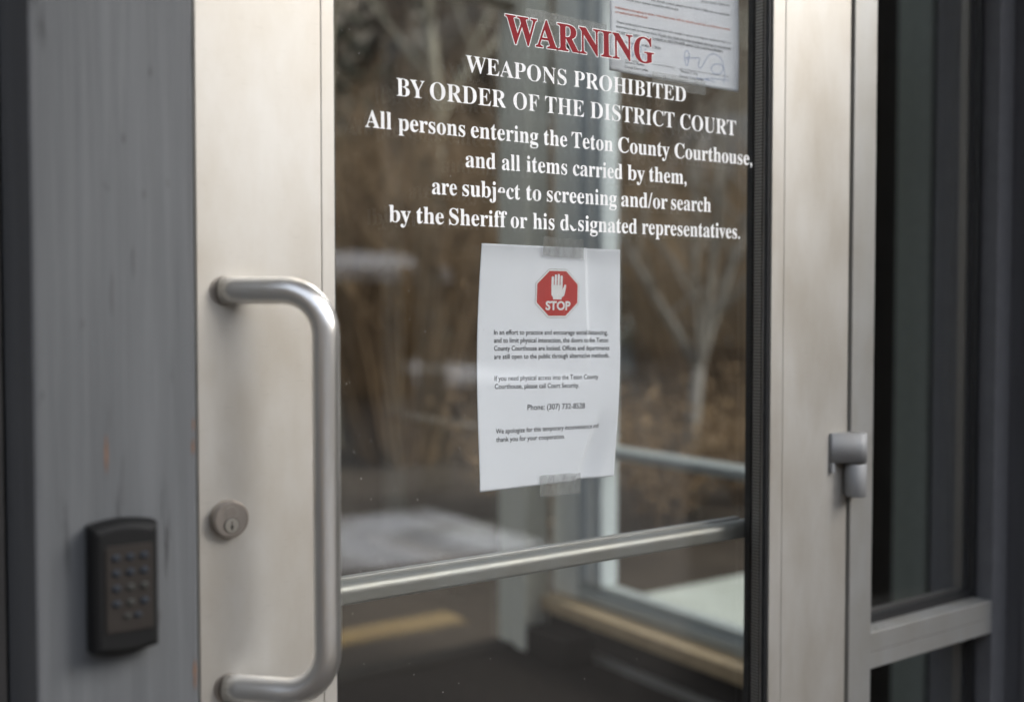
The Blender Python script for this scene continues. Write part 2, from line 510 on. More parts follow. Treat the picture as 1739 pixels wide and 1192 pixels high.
# opaque stretch of the side wall beside the sidelight, then its window
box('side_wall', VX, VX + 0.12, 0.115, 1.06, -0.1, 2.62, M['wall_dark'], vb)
box('wall_column', VX - 0.05, VX - 0.001, 0.665, 0.765, 0.0, 2.6, M['dim_grey'], vb, 0.003)
box('column_return', VX - 0.035, VX - 0.001, 0.60, 0.664, 0.0, 2.6, M['teal'], vb, 0.003)
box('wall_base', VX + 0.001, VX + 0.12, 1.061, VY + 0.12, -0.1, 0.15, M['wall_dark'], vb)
box('ledge', VX - 0.085, VX + 0.118, 1.062, 2.30, 0.153, 0.203, M['ledge'], vb, 0.006)
box('corner_block', 2.298, 2.44, VY - 0.30, VY - 0.062, 0.002, 0.10, M['wall_dark'], vb, 0.004)
box('base_strip', VX - 0.012, VX - 0.001, 1.063, 2.29, 0.002, 0.032, M['alu_frame'], vb)
wf = obj('window_frame', box_bm(VX + 0.002, VX + 0.10, 2.17, 2.325, 0.206, 2.6, 0.004), M['white_paint'], vb)
box('window_frame', VX + 0.004, VX + 0.098, 1.064, 1.12, 0.206, 2.6, M['white_paint'], vb, 0.004)
box('sill', VX - 0.004, VX + 0.102, 1.121, 2.168, 0.206, 0.246, M['sash'], vb, 0.006)
box('sill', VX + 0.018, VX + 0.080, 1.121, 2.168, 0.2465, 0.275, M['sash'], vb, 0.006)
box('mid_rail', VX + 0.006, VX + 0.096, 1.121, 2.168, 0.756, 0.790, M['sash'], vb, 0.008)
box('mullion', VX + 0.012, VX + 0.09, 2.045, 2.166, 0.276, 0.755, M['grey_paint'], vb, 0.004)
box('mullion', VX + 0.012, VX + 0.09, 2.045, 2.166, 0.791, 2.5, M['grey_paint'], vb, 0.004)
box('mullion_bead', VX - 0.002, VX + 0.011, 2.075, 2.105, 0.280, 2.5, M['white_paint'], vb, 0.003)
box('window_head', VX + 0.004, VX + 0.098, 1.121, 2.168, 2.502, 2.6, M['white_paint'], vb)
box('window_pane', VX + 0.045, VX + 0.051, 1.121, 2.044, 0.276, 0.755, M['side_glass'], vb)
box('window_pane', VX + 0.045, VX + 0.051, 1.121, 2.044, 0.791, 2.501, M['side_glass'], vb)
# flat roof over the vestibule; unseen rooflight added to brighten the frames inside
for nm, z0, z1, mt, ex in (('ceiling', 2.625, 2.70, 'ceiling', 0.0), ('roof', 2.76, 2.90, 'roof', 0.25)):
    xa, xb, ya, yb = -0.07 - ex, VX + 0.12 + ex, (0.115 if ex == 0 else -0.85), VY + 0.12 + ex  # unseen front eave, added to shade the door
    box(nm, xa, xb, ya, 0.349, z0, z1, M[mt], vb)
    box(nm, xa, xb, 2.401, yb, z0, z1, M[mt], vb)
    box(nm, xa, 0.249, 0.351, 2.399, z0, z1, M[mt], vb)
    box(nm, 2.481, xb, 0.351, 2.399, z0, z1, M[mt], vb)
box('added_rooflight_pane', 0.252, 2.478, 0.352, 2.398, 2.80, 2.808, M['side_glass'], vb)
box('roof_fascia', -0.32, VX + 0.37, -0.875, -0.852, 2.70, 2.905, M['pier'], vb)
box('front_wall', -1.6, 0.153, 0.03, 0.11, -0.1, 2.74, M['siding'], vb)
box('front_wall', 1.757, VX + 0.12, 0.02, 0.11, -0.1, 2.74, M['siding'], vb)
box('lintel', 0.154, 1.756, 0.006, 0.11, 2.262, 2.74, M['pier'], vb)

# ------------------------------------------------------------------ aluminium frame with sidelight
fr = thing('door_frame', (1.25, 0.05, 0), 'silver aluminium entrance frame with narrow dark sidelight beside the hinges', 'door frame')
box('jamb', 0.2815, 0.3062, 0.008, 0.108, 0, 2.20, M['alu_frame'], fr, 0.001)
box('jamb', 1.2300, 1.2785, -0.003, 0.108, 0, 2.20, M['alu_frame'], fr, 0.0012)
box('jamb', 1.5860, 1.6275, -0.003, 0.108, 0, 2.20, M['shaded_frame'], fr, 0.0012)
box('header', 0.2815, 1.6275, -0.001, 0.106, 2.203, 2.26, M['alu_frame'], fr, 0.001)
box('door_stop', 1.2165, 1.2297, 0.052, 0.075, 0, 2.198, M['black'], fr)
# sidelight rail: upper glazing bead face and lower face with a fine groove between
sr = box('sidelight_rail', 1.2788, 1.5857, -0.0025, 0.100, 0.7635, 0.7868, M['alu_frame'], fr, 0.0008)
box('glazing_bead', 1.2788, 1.5857, -0.0025, 0.030, 0.7876, 0.8155, M['alu_frame'], sr, 0.0012)
def sidelight_pane(z0, z1):
    p = box('outer_pane', 1.2795, 1.5852, 0.036, 0.042, z0, z1, M['glass'], fr)
    box('inner_pane', 1.2795, 1.5852, 0.056, 0.062, z0, z1, M['lowe'], fr)
    box('gasket', 1.5765, 1.5857, 0.024, 0.0355, z0, z1, M['black'], fr)
    box('gasket', 1.2789, 1.2860, 0.024, 0.0355, z0, z1, M['black'], fr)
    box('gasket', 1.2862, 1.5762, 0.028, 0.0355, z0 - 0.001, z0 + 0.011, M['black'], fr)
    box('spacer', 1.5700, 1.5760, 0.0425, 0.0555, z0 + 0.012, z1, M['spacer'], fr)
    box('spacer', 1.2870, 1.5690, 0.0425, 0.0555, z0 + 0.004, z0 + 0.011, M['spacer_dark'], fr)
sidelight_pane(0.8165, 2.195)
sidelight_pane(0.13, 0.7625)
box('sidelight_sill', 1.2788, 1.5857, -0.0025, 0.10, 0.0, 0.128, M['alu_frame'], fr, 0.001)

# ------------------------------------------------------------------ the glass door
dr = thing('glass_door', (0.76, 0.02, 0), 'glass entrance door in wide silver aluminium stiles with white lettering', 'door')
DL, DR = 0.3096, 1.2246
GL, GR = 0.4460, 1.0685        # glass opening
ls = box('lock_stile', DL, 0.4318, 0.0, 0.045, 0.012, 2.19, M['alu'], dr, 0.0012)
hs = box('hinge_stile', 1.0918, DR, 0.0, 0.045, 0.012, 2.19, M['alu'], dr, 0.0012)
box('glazing_bead', 0.4324, GL, 0.0004, 0.020, 0.262, 2.045, M['alu'], ls, 0.0008)
box('glazing_bead', GR, 1.0912, 0.0004, 0.020, 0.262, 2.045, M['alu'], hs, 0.0008)
box('top_rail', 0.4324, 1.0912, 0.0, 0.045, 2.048, 2.19, M['alu'], dr, 0.001)
box('bottom_rail', 0.4324, 1.0912, 0.0, 0.045, 0.012, 0.259, M['alu'], dr, 0.001)
box('gasket', GR - 0.0045, GR - 0.0003, 0.0035, 0.0097, 0.262, 2.045, M['black'], hs)
box('gasket', GL + 0.0002, GL + 0.0022, 0.0035, 0.0097, 0.262, 2.045, M['black'], ls)
pane = box('outer_pane', GL - 0.008, GR + 0.006, 0.0100, 0.0160, 0.255, 2.052, M['glass'], dr)
box('inner_pane', GL - 0.008, GR + 0.006, 0.0290, 0.0350, 0.255, 2.052, M['lowe'], dr)
box('spacer', GR - 0.0030, GR + 0.0045, 0.01615, 0.02885, 0.262, 2.045, M['spacer'], dr)
box('spacer', GL - 0.0068, GL - 0.0005, 0.01615, 0.02885, 0.262, 2.045, M['spacer_dark'], dr)
box('inner_bead', GR + 0.0002, 1.0912, 0.0355, 0.045, 0.262, 2.045, M['black'], hs)
box('inner_bead', 0.4324, GL - 0.0002, 0.0355, 0.045, 0.262, 2.045, M['alu'], ls)

# pull handle: bent tube, arms lean toward the glass
def handle_path():
    A, B = Vector((0.3345, 0.0, 1.2930)), Vector((0.3345, 0.0, 0.9260))
    off = Vector((0.069, -0.070, 0))
    r = 0.040
    pts = []
    dirn = off.normalized()
    Lg = off.length
    for s in (0.0, 0.25, 0.5, 0.75, 1.0):
        pts.append(A + dirn * (Lg - r) * s)
    c = A + dirn * (Lg - r) + Vector((0, 0, -r))
    for k in range(1, 9):
        t = (math.pi / 2) * k / 8
        pts.append(c + dirn * r * math.sin(t) + Vector((0, 0, r * math.cos(t))))
    z_lo = B.z + r
    z_hi = A.z - r
    for k in range(1, 12):
        pts.append(A + off + Vector((0, 0, z_hi - A.z + (z_lo - z_hi) * k / 12)))
    c = B + dirn * (Lg - r) + Vector((0, 0, r))
    for k in range(0, 9):
        t = (math.pi / 2) * (1 - k / 8)
        pts.append(c + dirn * r * math.sin(t) - Vector((0, 0, r * math.cos(t))))
    for s in (0.75, 0.5, 0.25, 0.0):
        pts.append(B + dirn * (Lg - r) * s)
    return pts
ph = obj('pull_handle', tube_bm(handle_path(), 0.0125, 28), M['steel'], dr, smooth=True)
for z in (1.2930, 0.9260):
    obj('mounting_ring', cyl_y(0.3345, z, -0.0010, 0.0, 0.0131, 36, 0.0003), M['nickel'], ph, smooth=False)

# lock cylinder
lk = obj('lock_cylinder', cyl_y(0.3362, 1.0838, -0.0100, -0.0001, 0.0172, 56, 0.0014), M['nickel'], dr)
obj('cylinder_face', cyl_y(0.3362, 1.0838, -0.0106, -0.01005, 0.0150, 48, 0.0003), M['nickel'], lk)
obj('cover_disc', cyl_y(0.3362, 1.0902, -0.0110, -0.01065, 0.0060, 32), M['nickel2'], lk)
obj('cover_disc_face', cyl_y(0.3362, 1.0902, -0.01125, -0.01105, 0.0056, 32), M['nickel'], lk)
obj('core_rim', cyl_y(0.3362, 1.0785, -0.01145, -0.01065, 0.0071, 32), M['spacer_dark'], lk)
obj('core_face', cyl_y(0.3362, 1.0785, -0.0121, -0.0115, 0.0065, 32, 0.0003), M['nickel2'], lk)
kb = bmesh.new()
for (cx, cz, w, h) in ((0.3362, 1.0804, 0.0009, 0.0042), (0.3362, 1.0772, 0.0024, 0.0026), (0.3362, 1.0752, 0.0011, 0.0024)):
    box_bm(cx - w / 2, cx + w / 2, -0.01225, -0.0122, cz - h / 2, cz + h / 2, bm=kb)
obj('keyway', kb, M['hole'], lk)

# push bar on the room side
def push_bar():
    prof = []
    for k in range(0, 9):
        t = math.pi / 2 + math.pi / 2 * k / 8
        prof.append((0.057 + 0.009 * math.cos(t), 0.9812 + 0.0095 * math.sin(t)))
    prof += [(0.0482, 0.9715), (0.0492, 0.9690), (0.068, 0.9690), (0.068, 0.9907)]
    bm = bmesh.new()
    a = [bm.verts.new((0.4385, y, z)) for y, z in prof]
    b = [bm.verts.new((1.0850, y, z)) for y, z in prof]
    n = len(prof)
    for i in range(n):
        bm.faces.new((a[i], a[(i + 1) % n], b[(i + 1) % n], b[i]))
    bm.faces.new(a[::-1]); bm.faces.new(b)
    bmesh.ops.recalc_face_normals(bm, faces=bm.faces[:])
    return bm
pb = obj('push_bar', push_bar(), M['bar'], dr)
box('bar_channel', 0.4385, 1.0850, 0.0682, 0.078, 0.9705, 0.9930, M['alu_frame'], pb, 0.001)
box('end_bracket', 1.0855, 1.1250, 0.0455, 0.070, 0.9692, 0.9900, M['alu_frame'], pb, 0.002)
box('end_bracket', 0.3900, 0.4380, 0.0455, 0.105, 0.950, 1.012, M['alu_frame'], pb, 0.002)

# hinge: leaf wrapped round a two-part barrel
def barrel(cx, cy, r, z0, z1, n=28):
    bm = bmesh.new()
    bv = 0.0008
    prof = [(r - bv, z0), (r, z0 + bv), (r, z1 - bv), (r - bv, z1)]
    rings = [[bm.verts.new((cx + rr * math.cos(2 * math.pi * k / n), cy + rr * math.sin(2 * math.pi * k / n), z)) for k in range(n)] for rr, z in prof]
    for r0, r1 in zip(rings, rings[1:]):
        for k in range(n):
            bm.faces.new((r0[k], r0[(k + 1) % n], r1[(k + 1) % n], r1[k]))
    bm.faces.new(rings[0][::-1]); bm.faces.new(rings[-1])
    return bm
HX = 1.2245
def wrapped_leaf(z0, z1):
    """plate that leaves the stile and wraps tangentially round the barrel"""
    cx, cy, r = HX, -0.0150, 0.0150
    prof = [(1.1865, -0.0002), (1.1865, -0.0040), (1.1880, -0.0060)]
    for k in range(15):
        t = R(242) + R(150) * k / 14
        prof.append((cx + r * math.cos(t), cy + r * math.sin(t)))
    prof.append((cx + 0.010, -0.0002))
    bm = bmesh.new()
    A = [bm.verts.new((x, y, z0)) for x, y in prof]
    B = [bm.verts.new((x, y, z1)) for x, y in prof]
    n = len(prof)
    for i in range(n):
        bm.faces.new((A[i], A[(i + 1) % n], B[(i + 1) % n], B[i]))
    bm.faces.new(A[::-1]); bm.faces.new(B)
    bmesh.ops.recalc_face_normals(bm, faces=bm.faces[:])
    bmesh.ops.bevel(bm, geom=[e for e in bm.edges if abs(e.verts[0].co.z - e.verts[1].co.z) < 1e-6], offset=0.0008, segments=2, affect='EDGES')
    return bm
hg = obj('hinge', wrapped_leaf(1.0675, 1.1085), M['hinge'], dr, smooth=False)
obj('lower_barrel', barrel(HX, -0.0150, 0.0148, 1.0200, 1.0655), M['hinge'], hg)
box('leaf_lip', 1.1865, 1.1925, -0.0060, -0.0002, 1.0535, 1.0677, M['hinge'], hg, 0.0012)
obj('hinge_pin', barrel(HX, -0.0150, 0.0055, 1.1087, 1.1097, 20), M['alu_frame'], hg)
for p in (hg, *hg.children):
    if 'barrel' in p.name or p.name.startswith('hinge'):
        for f in p.data.polygons:
            f.use_smooth = abs(f.normal.z) < 0.5

# ------------------------------------------------------------------ lettering on the outer pane
def bold_serif(s):
    out = ''
    for c in s:
        if 'A' <= c <= 'Z': out += chr(0x1D400 + ord(c) - 65)
        elif 'a' <= c <= 'z': out += chr(0x1D41A + ord(c) - 97)
        else: out += c
    return out

_tc = {}
def text_mesh(body, offset=0.0, extrude=0.0, res=6):
    """flat text as raw vertices and faces in its own XY plane"""
    key = (body, offset, extrude)
    if key in _tc: return _tc[key]
    cu = bpy.data.curves.new('lettering', 'FONT')
    cu.body = body
    cu.size = 1.0
    cu.offset = offset
    cu.extrude = extrude
    cu.resolution_u = res
    o = bpy.data.objects.new('lettering', cu)
    col.objects.link(o)
    dg = bpy.context.evaluated_depsgraph_get()
    me = bpy.data.meshes.new_from_object(o.evaluated_get(dg))
    vs_ = [v.co.copy() for v in me.vertices]
    fs_ = [tuple(p.vertices) for p in me.polygons]
    bpy.data.objects.remove(o); bpy.data.curves.remove(cu); bpy.data.meshes.remove(me)
    _tc[key] = (vs_, fs_)
    return _tc[key]

def xr(vs_):
    return min(v.x for v in vs_), max(v.x for v in vs_)

CAP = max(v.y for v in text_mesh(bold_serif('H'))[0])
WORDS = [
    ('WARNING', 0.6541, 1.5671, 0.8689, 1.5718, 0.0292),
    ('WEAPONS', 0.6026, 1.5281, 0.7372, 1.5299, 0.0177),
    ('PROHIBITED', 0.7473, 1.5301, 0.922, 1.5324, 0.0179),
    ('BY', 0.5195, 1.4932, 0.5527, 1.4939, 0.0181),
    ('ORDER', 0.5587, 1.494, 0.6544, 1.4957, 0.0182),
    ('OF', 0.6638, 1.4958, 0.6989, 1.4964, 0.0183),
    ('THE', 0.7069, 1.4965, 0.7628, 1.4972, 0.0184),
    ('DISTRICT', 0.7715, 1.4974, 0.9032, 1.4988, 0.0186),
    ('COURT', 0.9125, 1.4989, 1.01, 1.4998, 0.0187),
    ('All', 0.4841, 1.4583, 0.5136, 1.4586, 0.0170),
    ('persons', 0.5215, 1.4587, 0.6017, 1.4596, 0.0171),
    ('entering', 0.6089, 1.4597, 0.6975, 1.4607, 0.0173),
    ('the', 0.7051, 1.4607, 0.738, 1.4611, 0.0174),
    ('Teton', 0.7445, 1.4612, 0.8055, 1.4619, 0.0176),
    ('County', 0.8136, 1.4619, 0.8951, 1.4629, 0.0178),
    ('Courthouse,', 0.9036, 1.4629, 1.0398, 1.4645, 0.0180),
    ('and', 0.6022, 1.4279, 0.6406, 1.4284, 0.0171),
    ('all', 0.6487, 1.4285, 0.6729, 1.4288, 0.0173),
    ('items', 0.6815, 1.429, 0.7381, 1.4297, 0.0174),
    ('carried', 0.7464, 1.4298, 0.8203, 1.4307, 0.0176),
    ('by', 0.8282, 1.4308, 0.8554, 1.4312, 0.0177),
    ('them,', 0.8622, 1.4312, 0.9237, 1.432, 0.0179),
    ('are', 0.5609, 1.3967, 0.5912, 1.397, 0.0170),
    ('subject', 0.5982, 1.3971, 0.6729, 1.3977, 0.0172),
    ('to', 0.6809, 1.3978, 0.7017, 1.398, 0.0174),
    ('screening', 0.7095, 1.398, 0.8115, 1.3989, 0.0175),
    ('and/or', 0.8185, 1.399, 0.8922, 1.3997, 0.0179),
    ('search', 0.8983, 1.3997, 0.966, 1.4003, 0.0180),
    ('by', 0.5104, 1.3653, 0.5354, 1.3655, 0.0170),
    ('the', 0.5422, 1.3656, 0.5751, 1.3658, 0.0170),
    ('Sheriff', 0.5817, 1.3659, 0.6555, 1.3664, 0.0172),
    ('or', 0.6604, 1.3664, 0.6826, 1.3666, 0.0174),
    ('his', 0.6905, 1.3666, 0.7202, 1.3669, 0.0175),
    ('designated', 0.7285, 1.3669, 0.8432, 1.3677, 0.0177),
    ('representatives.', 0.8512, 1.3678, 1.0183, 1.369, 0.0181),
]
def lay_word(word, s0, z0, s1, z1, cap, y, mat, offset, name='word', span_word=None):
    body = bold_serif(word)
    vs_, fs_ = text_mesh(body, offset, 0.0)
    a, b = xr(text_mesh(body, 0.0, 0.0)[0])
    bm = bmesh.new()
    vv = [bm.verts.new((v.x, v.y, 0)) for v in vs_]
    for f in fs_:
        try: bm.faces.new([vv[i] for i in f])
        except ValueError: pass
    # two letters whose vinyl has partly peeled away
    for whole, pre, upto, keep_top in (('subject', 'subj', 'subje', True), ('designated', 'd', 'de', False)):
        if word == whole:
            x0 = xr(text_mesh(bold_serif(pre))[0])[1] + 0.004
            x1 = xr(text_mesh(bold_serif(upto))[0])[1] + 0.004
            fs = [f for f in bm.faces if x0 < f.calc_center_median().x < x1]
            geom = list({g for f in fs for g in (*f.verts, *f.edges, f)})
            h = 0.23 if keep_top else 0.17
            bmesh.ops.bisect_plane(bm, geom=geom, plane_co=((x0 + x1) / 2, h, 0), plane_no=(0.15 if keep_top else 0.5, 1, 0), clear_inner=keep_top, clear_outer=not keep_top)
    sx = math.hypot(s1 - s0, z1 - z0) / (b - a)
    sz = cap / CAP
    ang = math.atan2(z1 - z0, s1 - s0)
    ca, sa = math.cos(ang), math.sin(ang)
    for v in bm.verts:
        lx, lz = (v.co.x - a) * sx, v.co.y * sz
        v.co = Vector((s0 + lx * ca - lz * sa, y, z0 + lx * sa + lz * ca))
    bmesh.ops.recalc_face_normals(bm, faces=bm.faces[:])
    # give the film its real thickness
    ret = bmesh.ops.extrude_face_region(bm, geom=bm.faces[:])
    for g in ret['geom']:
        if isinstance(g, bmesh.types.BMVert): g.co.y += 0.00014
    bmesh.ops.recalc_face_normals(bm, faces=bm.faces[:])
    return obj(name, bm, mat, pane)

for w in WORDS:
    if w[0] == 'WARNING':
        lay_word(*w, 0.00945, M['red'], 0.008, 'word')
        lay_word(*w, 0.00970, M['vinyl'], 0.030, 'word_outline')
    else:
        lay_word(*w, 0.00960, M['vinyl'], -0.004 if w[0].isupper() else 0.002, 'word')

# ------------------------------------------------------------------ paper notices taped inside the glass
class Sheet:
    def __init__(s, TL, TR, BR, BL, warp):
        s.c = [Vector((p[0], 0, p[1])) for p in (TL, TR, BR, BL)]
        s.warp = warp
    def at(s, u, v, off=0.0):
        TL, TR, BR, BL = s.c
        p = (TL * (1 - u) + TR * u) * (1 - v) + (BL * (1 - u) + BR * u) * v
        dx, dy = s.warp(u, v)
        return Vector((p.x + dx, 0.0362 + dy - off, p.z))
    def grid(s, nu=110, nv=110):
        bm = bmesh.new()
        top = [[bm.verts.new(s.at(i / nu, j / nv)) for i in range(nu + 1)] for j in range(nv + 1)]
        for j in range(nv):
            for i in range(nu):
                bm.faces.new((top[j][i], top[j + 1][i], top[j + 1][i + 1], top[j][i + 1]))
        ret = bmesh.ops.extrude_face_region(bm, geom=bm.faces[:])
        for g in ret['geom']:
            if isinstance(g, bmesh.types.BMVert): g.co.y += 0.00012
        bmesh.ops.recalc_face_normals(bm, faces=bm.faces[:])
        return bm
    def flat(s, polys, off):
        """polys: list of uv polygons"""
        bm = bmesh.new()
        for p in polys:
            bm.faces.new([bm.verts.new(s.at(u, v, off)) for u, v in p])
        bmesh.ops.triangulate(bm, faces=bm.faces[:])
        bmesh.ops.recalc_face_normals(bm, faces=bm.faces[:])
        for f in bm.faces:
            if f.normal.y > 0: f.normal_flip()
        return bm
    def fan(s, poly, off, rings=14, per=8):
        """convex uv polygon that follows the sheet's curl"""
        cu = sum(p[0] for p in poly) / len(poly); cv = sum(p[1] for p in poly) / len(poly)
        rim = []
        for a, b in zip(poly, poly[1:] + poly[:1]):
            rim += [(a[0] + (b[0] - a[0]) * k / per, a[1] + (b[1] - a[1]) * k / per) for k in range(per)]
        bm = bmesh.new()
        prev = None
        c = bm.verts.new(s.at(cu, cv, off))
        for r in range(1, rings + 1):
            t = r / rings
            ring = [bm.verts.new(s.at(cu + (u - cu) * t, cv + (v - cv) * t, off)) for u, v in rim]
            n = len(ring)
            for k in range(n):
                if prev is None: bm.faces.new((c, ring[k], ring[(k + 1) % n]))
                else: bm.faces.new((prev[k], ring[k], ring[(k + 1) % n], prev[(k + 1) % n]))
            prev = ring
        for f in bm.faces:
            f.normal_update()
            if f.normal.y > 0: f.normal_flip()
        return bm
    def text(s, body, p0, p1, h, off, bold=0.0):
        """baseline from uv p0 to uv p1, h = height of a capital in v"""
        vs_, fs_ = text_mesh(body, bold, 0.0, 4)
        a, b = xr(vs_)
        cap = max(v.y for v in text_mesh('H')[0])
        bm = bmesh.new()
        vv = []
        for v in vs_:
            t = (v.x - a) / (b - a)
            vv.append(bm.verts.new(s.at(p0[0] + (p1[0] - p0[0]) * t, p0[1] + (p1[1] - p0[1]) * t - v.y / cap * h, off)))
        for f in fs_:
            try: bm.faces.new([vv[i] for i in f])
            except ValueError: pass
        for f in bm.faces:
            f.normal_update()
            if f.normal.y > 0: f.normal_flip()
        return bm
    def line(s, pts, w, off):
        polys = []
        for (a, b) in zip(pts, pts[1:]):
            d = Vector((b[0] - a[0], (b[1] - a[1]) * 1.29, 0))
            if d.length < 1e-6: continue
            n = Vector((-d.y, d.x, 0)).normalized() * w
            polys.append([(a[0] + n.x, a[1] + n.y / 1.29), (b[0] + n.x, b[1] + n.y / 1.29), (b[0] - n.x, b[1] - n.y / 1.29), (a[0] - n.x, a[1] - n.y / 1.29)])
        return s.flat(polys, off)

def ss(x, a, b):
    t = max(0.0, min(1.0, (x - a) / (b - a)))
    return t * t * (3 - 2 * t)

def warp_stop(u, v):
    cx = 0.725 + 0.07 * min(v, 0.45)                      # upper crease
    amp = 0.0045 * (1 - ss(v, 0.25, 0.55))
    dy = amp * ss(u, cx, cx + 0.03) * (1 - 0.6 * ss(u, cx + 0.03, 1.0))
    c2 = 0.70 + 0.50 * (1 - v)                             # lower crease runs up to the right
    a2 = 0.010 * ss(v, 0.66, 0.98)
    dy += a2 * (ss(u, c2 - 0.02, c2 + 0.035) - 0.75 * ss(u, c2 + 0.035, c2 + 0.20))
    dy += 0.0025 * math.sin(math.pi * v) * (1 - u) * 0.6 + 0.0012 * math.sin(5.1 * v + 2 * u)
    dx = -0.0042 * math.sin(math.pi * min(1, v * 1.05)) ** 1.0 * (1 - u) * 0.8 + 0.0012 * math.sin(math.pi * v) * u
    return dx, dy + 0.0012

s1 = Sheet((0.6403, 1.3502), (0.8431, 1.3502), (0.8349, 1.0744), (0.6368, 1.0738), warp_stop)
pn = thing('paper_notice', (0.738, 0.037, 1.074), 'creased white paper notice with red stop sign taped behind door glass', 'notice')
shp = obj('sheet', s1.grid(), M['paper'], pn, smooth=True)
def octagon(u0, u1, v0, v1, cut=0.293):
    cu, cv = (u1 - u0) * cut, (v1 - v0) * cut
    return [(u0 + cu, v0), (u1 - cu, v0), (u1, v0 + cv), (u1, v1 - cv), (u1 - cu, v1), (u0 + cu, v1), (u0, v1 - cv), (u0, v0 + cv)]
obj('stop_sign_border', s1.fan(octagon(0.3757, 0.6870, 0.0930, 0.3000), 0.00020), M['ink_grey'], shp)
obj('stop_sign_rim', s1.fan(octagon(0.3785, 0.6842, 0.0950, 0.2980), 0.00028), M['vinyl'], shp)
obj('stop_sign_field', s1.fan(octagon(0.3885, 0.6750, 0.1020, 0.2905), 0.00036), M['ink_red'], shp)
def hp(x, y):      # hand outline drawn on a 1084 x 1192 raster of the sign
    return (0.3878 + (x - 177) / (892 - 177) * 0.2872, 0.1018 + (y - 205) / (1045 - 205) * 0.1890)
def finger(x0, x1, y0, y1):
    r = (x1 - x0) / 2
    return [hp((x0 + x1) / 2 - r * math.cos(t), y0 + r - r * math.sin(t)) for t in [math.pi * k / 8 for k in range(9)]] + [hp(x1, y1), hp(x0, y1)]
hand = [finger(422, 464, 308, 505), finger(478, 516, 270, 505), finger(529, 567, 260, 505), finger(580, 620, 288, 560)]
palm = [[hp(*q) for q in ((422, 505), (567, 505), (580, 560), (622, 548), (655, 462), (672, 455), (686, 468), (672, 570), (652, 668), (612, 692), (606, 738), (460, 738), (454, 690), (428, 664))]]
gap_fill = [[hp(464, 470), hp(478, 470), hp(478, 505), hp(464, 505)], [hp(516, 470), hp(529, 470), hp(529, 505), hp(516, 505)], [hp(567, 470), hp(580, 470), hp(580, 560), hp(567, 505)]]
obj('hand_emblem', s1.flat(hand + palm + gap_fill, 0.00060), M['vinyl'], shp)
obj('stop_word', s1.text('STOP', (0.4497, 0.2650), (0.6253, 0.2650), 0.0345, 0.00060, 0.035), M['vinyl'], shp)
HC = 0.0195
for body, p0, p1, h in (
    ('In an effort to practice and encourage social distancing,', (0.1078, 0.3666), (0.9093, 0.373), HC),
    ('and to limit physical interaction, the doors to the Teton', (0.1085, 0.3992), (0.9106, 0.4064), HC),
    ('County Courthouse are locked. Offices and departments', (0.1091, 0.4317), (0.9184, 0.4405), HC),
    ('are still open to the public through alternative methods.', (0.1098, 0.4654), (0.9176, 0.4727), HC),
    ('If you need physical access into the Teton County', (0.1131, 0.5537), (0.8357, 0.564), HC),
    ('Courthouse, please call Court Security.', (0.1137, 0.5866), (0.695, 0.5975), HC),
    ('Phone: (307) 732-8528', (0.3311, 0.6807), (0.7407, 0.6885), 0.0225),
    ('We apologize for this temporary inconvenience and', (0.1149, 0.769), (0.8568, 0.7779), HC),
    ('thank you for your cooperation.', (0.1156, 0.8023), (0.5967, 0.8118), HC)):
    obj('text_line', s1.text(body, p0, p1, h, 0.00028, 0.006), M['ink'], shp)

def tape(parent, x0, x1, z0, z1, y, tilt=0.0, tear=0.006):
    bm = bmesh.new()
    n = 10
    lo, hi = [], []
    for i in range(n + 1):
        t = i / n
        x = x0 + (x1 - x0) * t
        dz = tilt * (t - 0.5)
        lo.append((x, z0 + dz + 0.0012 * noise.noise(Vector((x * 90, z0, 1)))))
        hi.append((x, z1 + dz + 0.0012 * noise.noise(Vector((x * 90, z1, 5)))))
    pts = lo + hi[::-1]
    f = bm.faces.new([bm.verts.new((x, y, z)) for x, z in pts])
    ret = bmesh.ops.extrude_face_region(bm, geom=[f])
    for g in ret['geom']:
        if isinstance(g, bmesh.types.BMVert): g.co.y += 0.00006
    bmesh.ops.triangulate(bm, faces=[q for q in bm.faces if len(q.verts) > 4])
    bmesh.ops.recalc_face_normals(bm, faces=bm.faces[:])
    return obj('tape', bm, M['tape'], parent)
tape(pn, 0.7236, 0.7832, 1.3380, 1.3605, 0.0356, -0.0015)
tape(pn, 0.7190, 0.7790, 1.0600, 1.0850, 0.0356, -0.0015)

